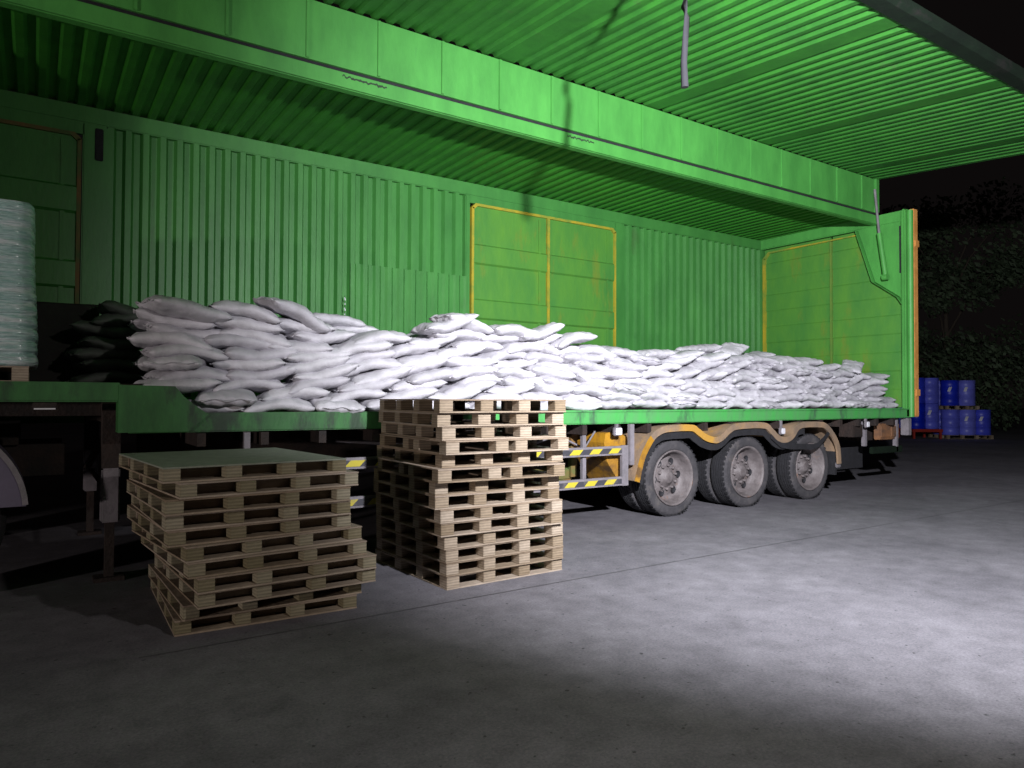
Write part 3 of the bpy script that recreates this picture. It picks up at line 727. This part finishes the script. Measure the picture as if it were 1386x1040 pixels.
# ------------------------------------------------------------------ wrapped stack and tarpaulin load on the raised deck
def front_load():
    T = empty('wrapped_stack', (-11.78, .78, 1.535))
    tag(T, 'tall stack of flat goods wrapped in grey-green stretch film at the left edge', 'wrapped stack')
    m = MB(); w, d, h = .54, .52, 1.13; nz = 130; ns = 64; vs = []
    for i in range(nz+1):
        z = h*i/nz; q = (z/.0875) % 1; bul = (.022*math.sqrt(max(0, 1-(2*q-1)**2))); k = int(z/.0875)
        ox = .014*noise.noise((k*1.7, 0, 3)); lean = -.012*z/h+.03*(1-z/h)
        for j in range(ns):
            a = 2*PI*j/ns; c, s = math.cos(a), math.sin(a); e = 14
            rr = (abs(c)**e+abs(s)**e)**(-1/e)
            n = .006*noise.noise((c*rr*6, s*rr*6, z*40))+.005*noise.noise((c*rr*15+7, s*rr*15, z*14))
            vs.append((c*rr*(w+bul+n)+ox+lean, s*rr*(d+bul+n), z))
    fs = [(i*ns+j, i*ns+(j+1) % ns, (i+1)*ns+(j+1) % ns, (i+1)*ns+j) for i in range(nz) for j in range(ns)]
    m.add(vs, fs, 0, True); m.add([v for v in vs[:ns]], [list(range(ns))[::-1]]); m.add(vs[-ns:], [list(range(ns))])
    m.build('stretch_film', FILM, T)
    P = pallet_meshes(1.08, 1.04, .11, 0, WDECK); o = make_pallet(P, (-12.32, .26, 1.424), 0, random.Random(5))
    tag(o, 'dark pallet carrying the film-wrapped stack on the raised front deck', 'pallet')
    # load under dark tarpaulin
    m = MB(); nx, nz = 40, 14; x0, x1, y0, y1, z0, z1 = -12.9, -10.75, 1.55, 2.5, 1.424, 2.13
    bm = bmesh.new(); bmesh.ops.create_cube(bm, size=1); bmesh.ops.subdivide_edges(bm, edges=bm.edges[:], cuts=22, use_grid_fill=True)
    for v in bm.verts:
        p = Vector(((x0+x1)/2+v.co.x*(x1-x0), (y0+y1)/2+v.co.y*(y1-y0), (z0+z1)/2+v.co.z*(z1-z0)))
        if v.co.z > -.49:
            n = noise.noise_vector(p*2.6)*.035+noise.noise_vector(p*7)*.014; n.z *= .35; p += n
        v.co = p
    me = bpy.data.meshes.new('tarpaulin_load'); bm.to_mesh(me); bm.free(); me.materials.append(TARP)
    for p in me.polygons: p.use_smooth = True
    o = bpy.data.objects.new('tarpaulin_load', me); COL.objects.link(o)
    tag(o, 'low load under black tarpaulin against the far wall of the raised deck', 'covered load')
front_load()

# ------------------------------------------------------------------ tractor unit under the raised front deck
def tractor():
    T = empty('truck_tractor', (-13, 1.35, 0)); T.location = (0, 0, 0)
    tag(T, 'tractor unit under the raised front of the trailer, pale mudguard showing', 'truck')
    m = MB()
    for y in (.9, 1.7): m.box(-16.2, -11.0, y, y+.09, .72, .96)
    m.box(-13.0, -11.3, .85, 1.85, .962, 1.12); m.build('frame', BROWN, T)
    WG = mat('pale_mudguard', (.14, .12, .18), .55, col2=(.10, .09, .13), nscale=4)
    for y0 in (-.06, 2.30):
        for x in (-11.86,):
            m = MB(); m.lathe([(.0, .30), (-.0, .48), (.03, .51), (.25, .51), (.28, .48), (.28, .3)], 'y', 40); ty = m.build('tyre', TREAD, T); ty.location = (x, y0+.14, .51)
            m = MB(); m.lathe([(.02, .30), (.06, .28), (.1, .12), (.08, .001)], 'y', 30); r = m.build('rim', RIM, ty)
            m = MB(); n = 26; P = []; Q = []
            for k in range(n+1):
                a = PI*(.02+.96*k/n); P.append((.62*math.cos(a), .62*math.sin(a))); 
            pts = [(x+p, .575+q) for p, q in P]
            m.prism(pts, y0, y0+.012); Pi = [(x+p*.975, .575+q*.975) for p, q in P]
            m.prism(pts+Pi[::-1], y0+.0125, y0+.50)
            m.build('mudguard', WG, T)
            m = MB(); e = 12; pe = [(x+.632*math.cos(PI*a/40), .575+.632*math.sin(PI*a/40)) for a in range(1, e)]; pi_ = [(x+.60*math.cos(PI*a/40), .575+.60*math.sin(PI*a/40)) for a in range(1, e)]
            m.prism(pe+pi_[::-1], y0-.012, y0+.03); m.build('mudguard_edge', GREYS, T)
    m = MB(); m.prism([(-16.4, .6), (-14.2, .6), (-14.2, 3.0), (-14.6, 3.3), (-16.1, 3.1), (-16.45, 2.2)], .1, 2.6); m.build('cab', mat('cab_paint', (.25, .25, .3), .4), T)
    m = MB(); m.prism([(-16.1, 1.9), (-15.1, 1.9), (-15.1, 2.7), (-15.95, 2.7)], .085, .0995); m.build('cab_window', BLACK, T)
    for y0 in (.15, 2.25):
        m = MB(); m.lathe([(.0, .30), (-.0, .46), (.03, .5), (.27, .5), (.3, .46), (.3, .3), (.1, .28), (.1, .001)], 'y', 40); ty = m.build('tyre', TREAD, T); ty.location = (-15.4, y0, .5)
tractor()

# ------------------------------------------------------------------ drums, rack and trees behind
def drums():
    def drum():
        T = empty('drum', (0, 0, 0))
        m = MB(); R = .285; prof = [(0, .001), (0, R-.02), (.015, R)]
        for z in (.02, .29, .59, .86):
            prof += [(z, R), (z+.008, R+.010), (z+.022, R+.010), (z+.03, R)]
        prof += [(.895, R-.005), (.90, R-.02), (.885, R-.03), (.88, .001)]
        m.lathe(prof, 'z', 28); m.build('drum_body', BLUE, T)
        m = MB(); m.lathe([(.88, .035), (.91, .035), (.912, .001)], 'z', 12, c=(.16, 0, 0)); m.build('bung', BLACK, T)
        return T
    C0 = Vector((-11.2148, -5.6802, 0)); 
    a = Vector((15.40, 6.61, 0)); u = (Vector((16.88, 5.62, 0))-Vector((15.55, 6.52, 0))).normalized(); back = Vector((-u.y, u.x, 0))
    if back.dot(a-C0) < 0: back = -back
    proto = drum(); used = [False]
    P = pallet_meshes(1.15, 1.15, .13, 0, WDECK)
    ang = math.atan2(u.y, u.x)
    def put(p, z, lab, grp, label_strip=None):
        o = proto if not used[0] else copy_tree(proto); used[0] = True
        o.location = (p.x, p.y, z); o.rotation_euler = (0, 0, random.uniform(0, 6))
        tag(o, lab, 'drum', grp)
        if label_strip:
            n = MB(); n.prism([(-.07, .50), (.02, .50), (.07, .66), (-.02, .66)], -.299, -.294); s = n.build('sticker', mat('sticker', (.55, .55, .6), .5), o)
            d = (C0-p); s.rotation_euler = (0, 0, math.atan2(d.y, d.x)+PI/2-o.rotation_euler.z)
    def pal(p, z, w, lab):
        P_ = pallet_meshes(w, 1.15, .13, 0, WDECK); o = make_pallet(P_, (p.x, p.y, z), ang, random.Random(2)); tag(o, lab, 'pallet')
    b = a-u*.03
    pal(b, .0, 1.62, 'pallet under the lower blue drums at far right')
    N5 = [('left', .30), ('middle', .88), ('right', 1.40)]
    for nm, s in N5:
        put(b+u*s+back*.32, .13, 'blue drum in the lower tier of the right group, %s of the front rank' % nm, 'blue drums of the right group', nm != 'left')
        put(b+u*(s-.02)+back*.86, .13, 'blue drum in the lower tier of the right group, %s of the rear rank' % nm, 'blue drums of the right group')
    pal(b-u*.02, 1.032, 1.16, 'pallet between the two tiers of blue drums at far right')
    for nm, s in (('left', .28), ('right', .85)):
        put(b+u*s+back*.30, 1.162, 'blue drum in the upper tier of the right group, %s of the front pair' % nm, 'blue drums of the right group', True)
        put(b+u*(s+.02)+back*.86, 1.162, 'blue drum in the upper tier of the right group, %s of the rear pair' % nm, 'blue drums of the right group')
    # left group on a red rack, half hidden by the trailer's rear edge
    c = Vector((15.22, 6.74, 0))-u*.98
    R_ = empty('red_rack', (c.x, c.y, 0), ang); tag(R_, 'red steel rack under the blue drums beside the trailer', 'rack')
    m = MB()
    for x in (0, .93): 
        for y in (0, 1.0): m.box(x, x+.06, y, y+.06, 0, .24)
    m.build('leg', RED, R_)
    m = MB(); m.box(-.02, 1.02, -.01, .06, .24, .34); m.box(-.02, 1.02, 1.0, 1.07, .24, .34); m.box(-.02, .05, .06, 1.0, .24, .34); m.box(.93, 1.02, .06, 1.0, .24, .34); m.box(.05, .93, .4, .6, .28, .34)
    m.build('top_frame', RED, R_)
    for tn, z in (('lower', .341), ('upper', 1.243)):
        for nm, s in (('left', .27), ('right', .74)):
            put(c+u*s+back*.30, z, 'blue drum on the red rack, %s tier, front %s' % (tn, nm), 'blue drums on the red rack', tn == 'lower' and nm == 'right')
            put(c+u*s+back*.88, z, 'blue drum on the red rack, %s tier, rear %s' % (tn, nm), 'blue drums on the red rack')
drums()

def tree(x, y, h, r, seed, label, dense=5200):
    rnd = random.Random(seed); T = empty('tree', (x, y, 0)); tag(T, label, 'tree', 'trees behind the yard')
    m = MB(); top = Vector((rnd.uniform(-.4, .4), rnd.uniform(-.4, .4), h*.75))
    m.tube([(0, 0, 0), (.1, 0, h*.2), tuple(top*.6), tuple(top)], [.22, .17, .11, .03], 9)
    cl = []
    for k in range(34):
        a = rnd.uniform(0, 2*PI); q = rnd.uniform(.04, 1); rr = r*math.sqrt(rnd.random())*(1.05-.5*abs(q-.5)*2)
        c = Vector((rr*math.cos(a), rr*math.sin(a), h*q)); cl.append((c, rnd.uniform(.45, 1.0)*r*.42))
        if k < 12: m.tube([tuple(top*max(.2, min(.9, q-.15))), tuple((top*q+c)/2+Vector((0, 0, -.1))), tuple(c)], [.06, .04, .015], 6)
    m.build('trunk', mat('bark', (.09, .07, .05), .9), T)
    f = MB()
    for i in range(dense):
        c, s = cl[rnd.randrange(len(cl))]
        d = Vector((rnd.gauss(0, 1), rnd.gauss(0, 1), rnd.gauss(0, .8))); d = d.normalized()*s*rnd.random()**.4
        p = c+d; n = Vector((rnd.gauss(0, 1), rnd.gauss(0, 1), rnd.gauss(.4, 1))).normalized(); t = n.orthogonal().normalized(); b = n.cross(t)
        l, w_ = rnd.uniform(.07, .2), rnd.uniform(.04, .1)
        f.add([p-t*l, p+b*w_, p+t*l+n*.03, p-b*w_], [(0, 1, 2, 3)])
    f.build('crown', LEAFM, T)
LEAFM = mat('foliage', (.10, .15, .075), .7, col2=(.03, .05, .024), nscale=.7)
tree(19.0, 13.5, 9.0, 3.6, 1, 'dark bushy tree just right of the trailer rear edge', 9000)
tree(24.0, 10.5, 10.0, 3.8, 2, 'taller dark tree behind the right group of blue drums', 9000)
tree(29.0, 17.0, 12.0, 4.6, 4, 'dark tree standing farther back between the two nearer trees', 9000)
tree(28.0, 4.5, 9.0, 3.8, 5, 'dark tree at the right edge of the yard', 8000)
tree(15.5, 17.5, 8.0, 3.2, 6, 'dark tree behind the drums on the red rack', 8000)
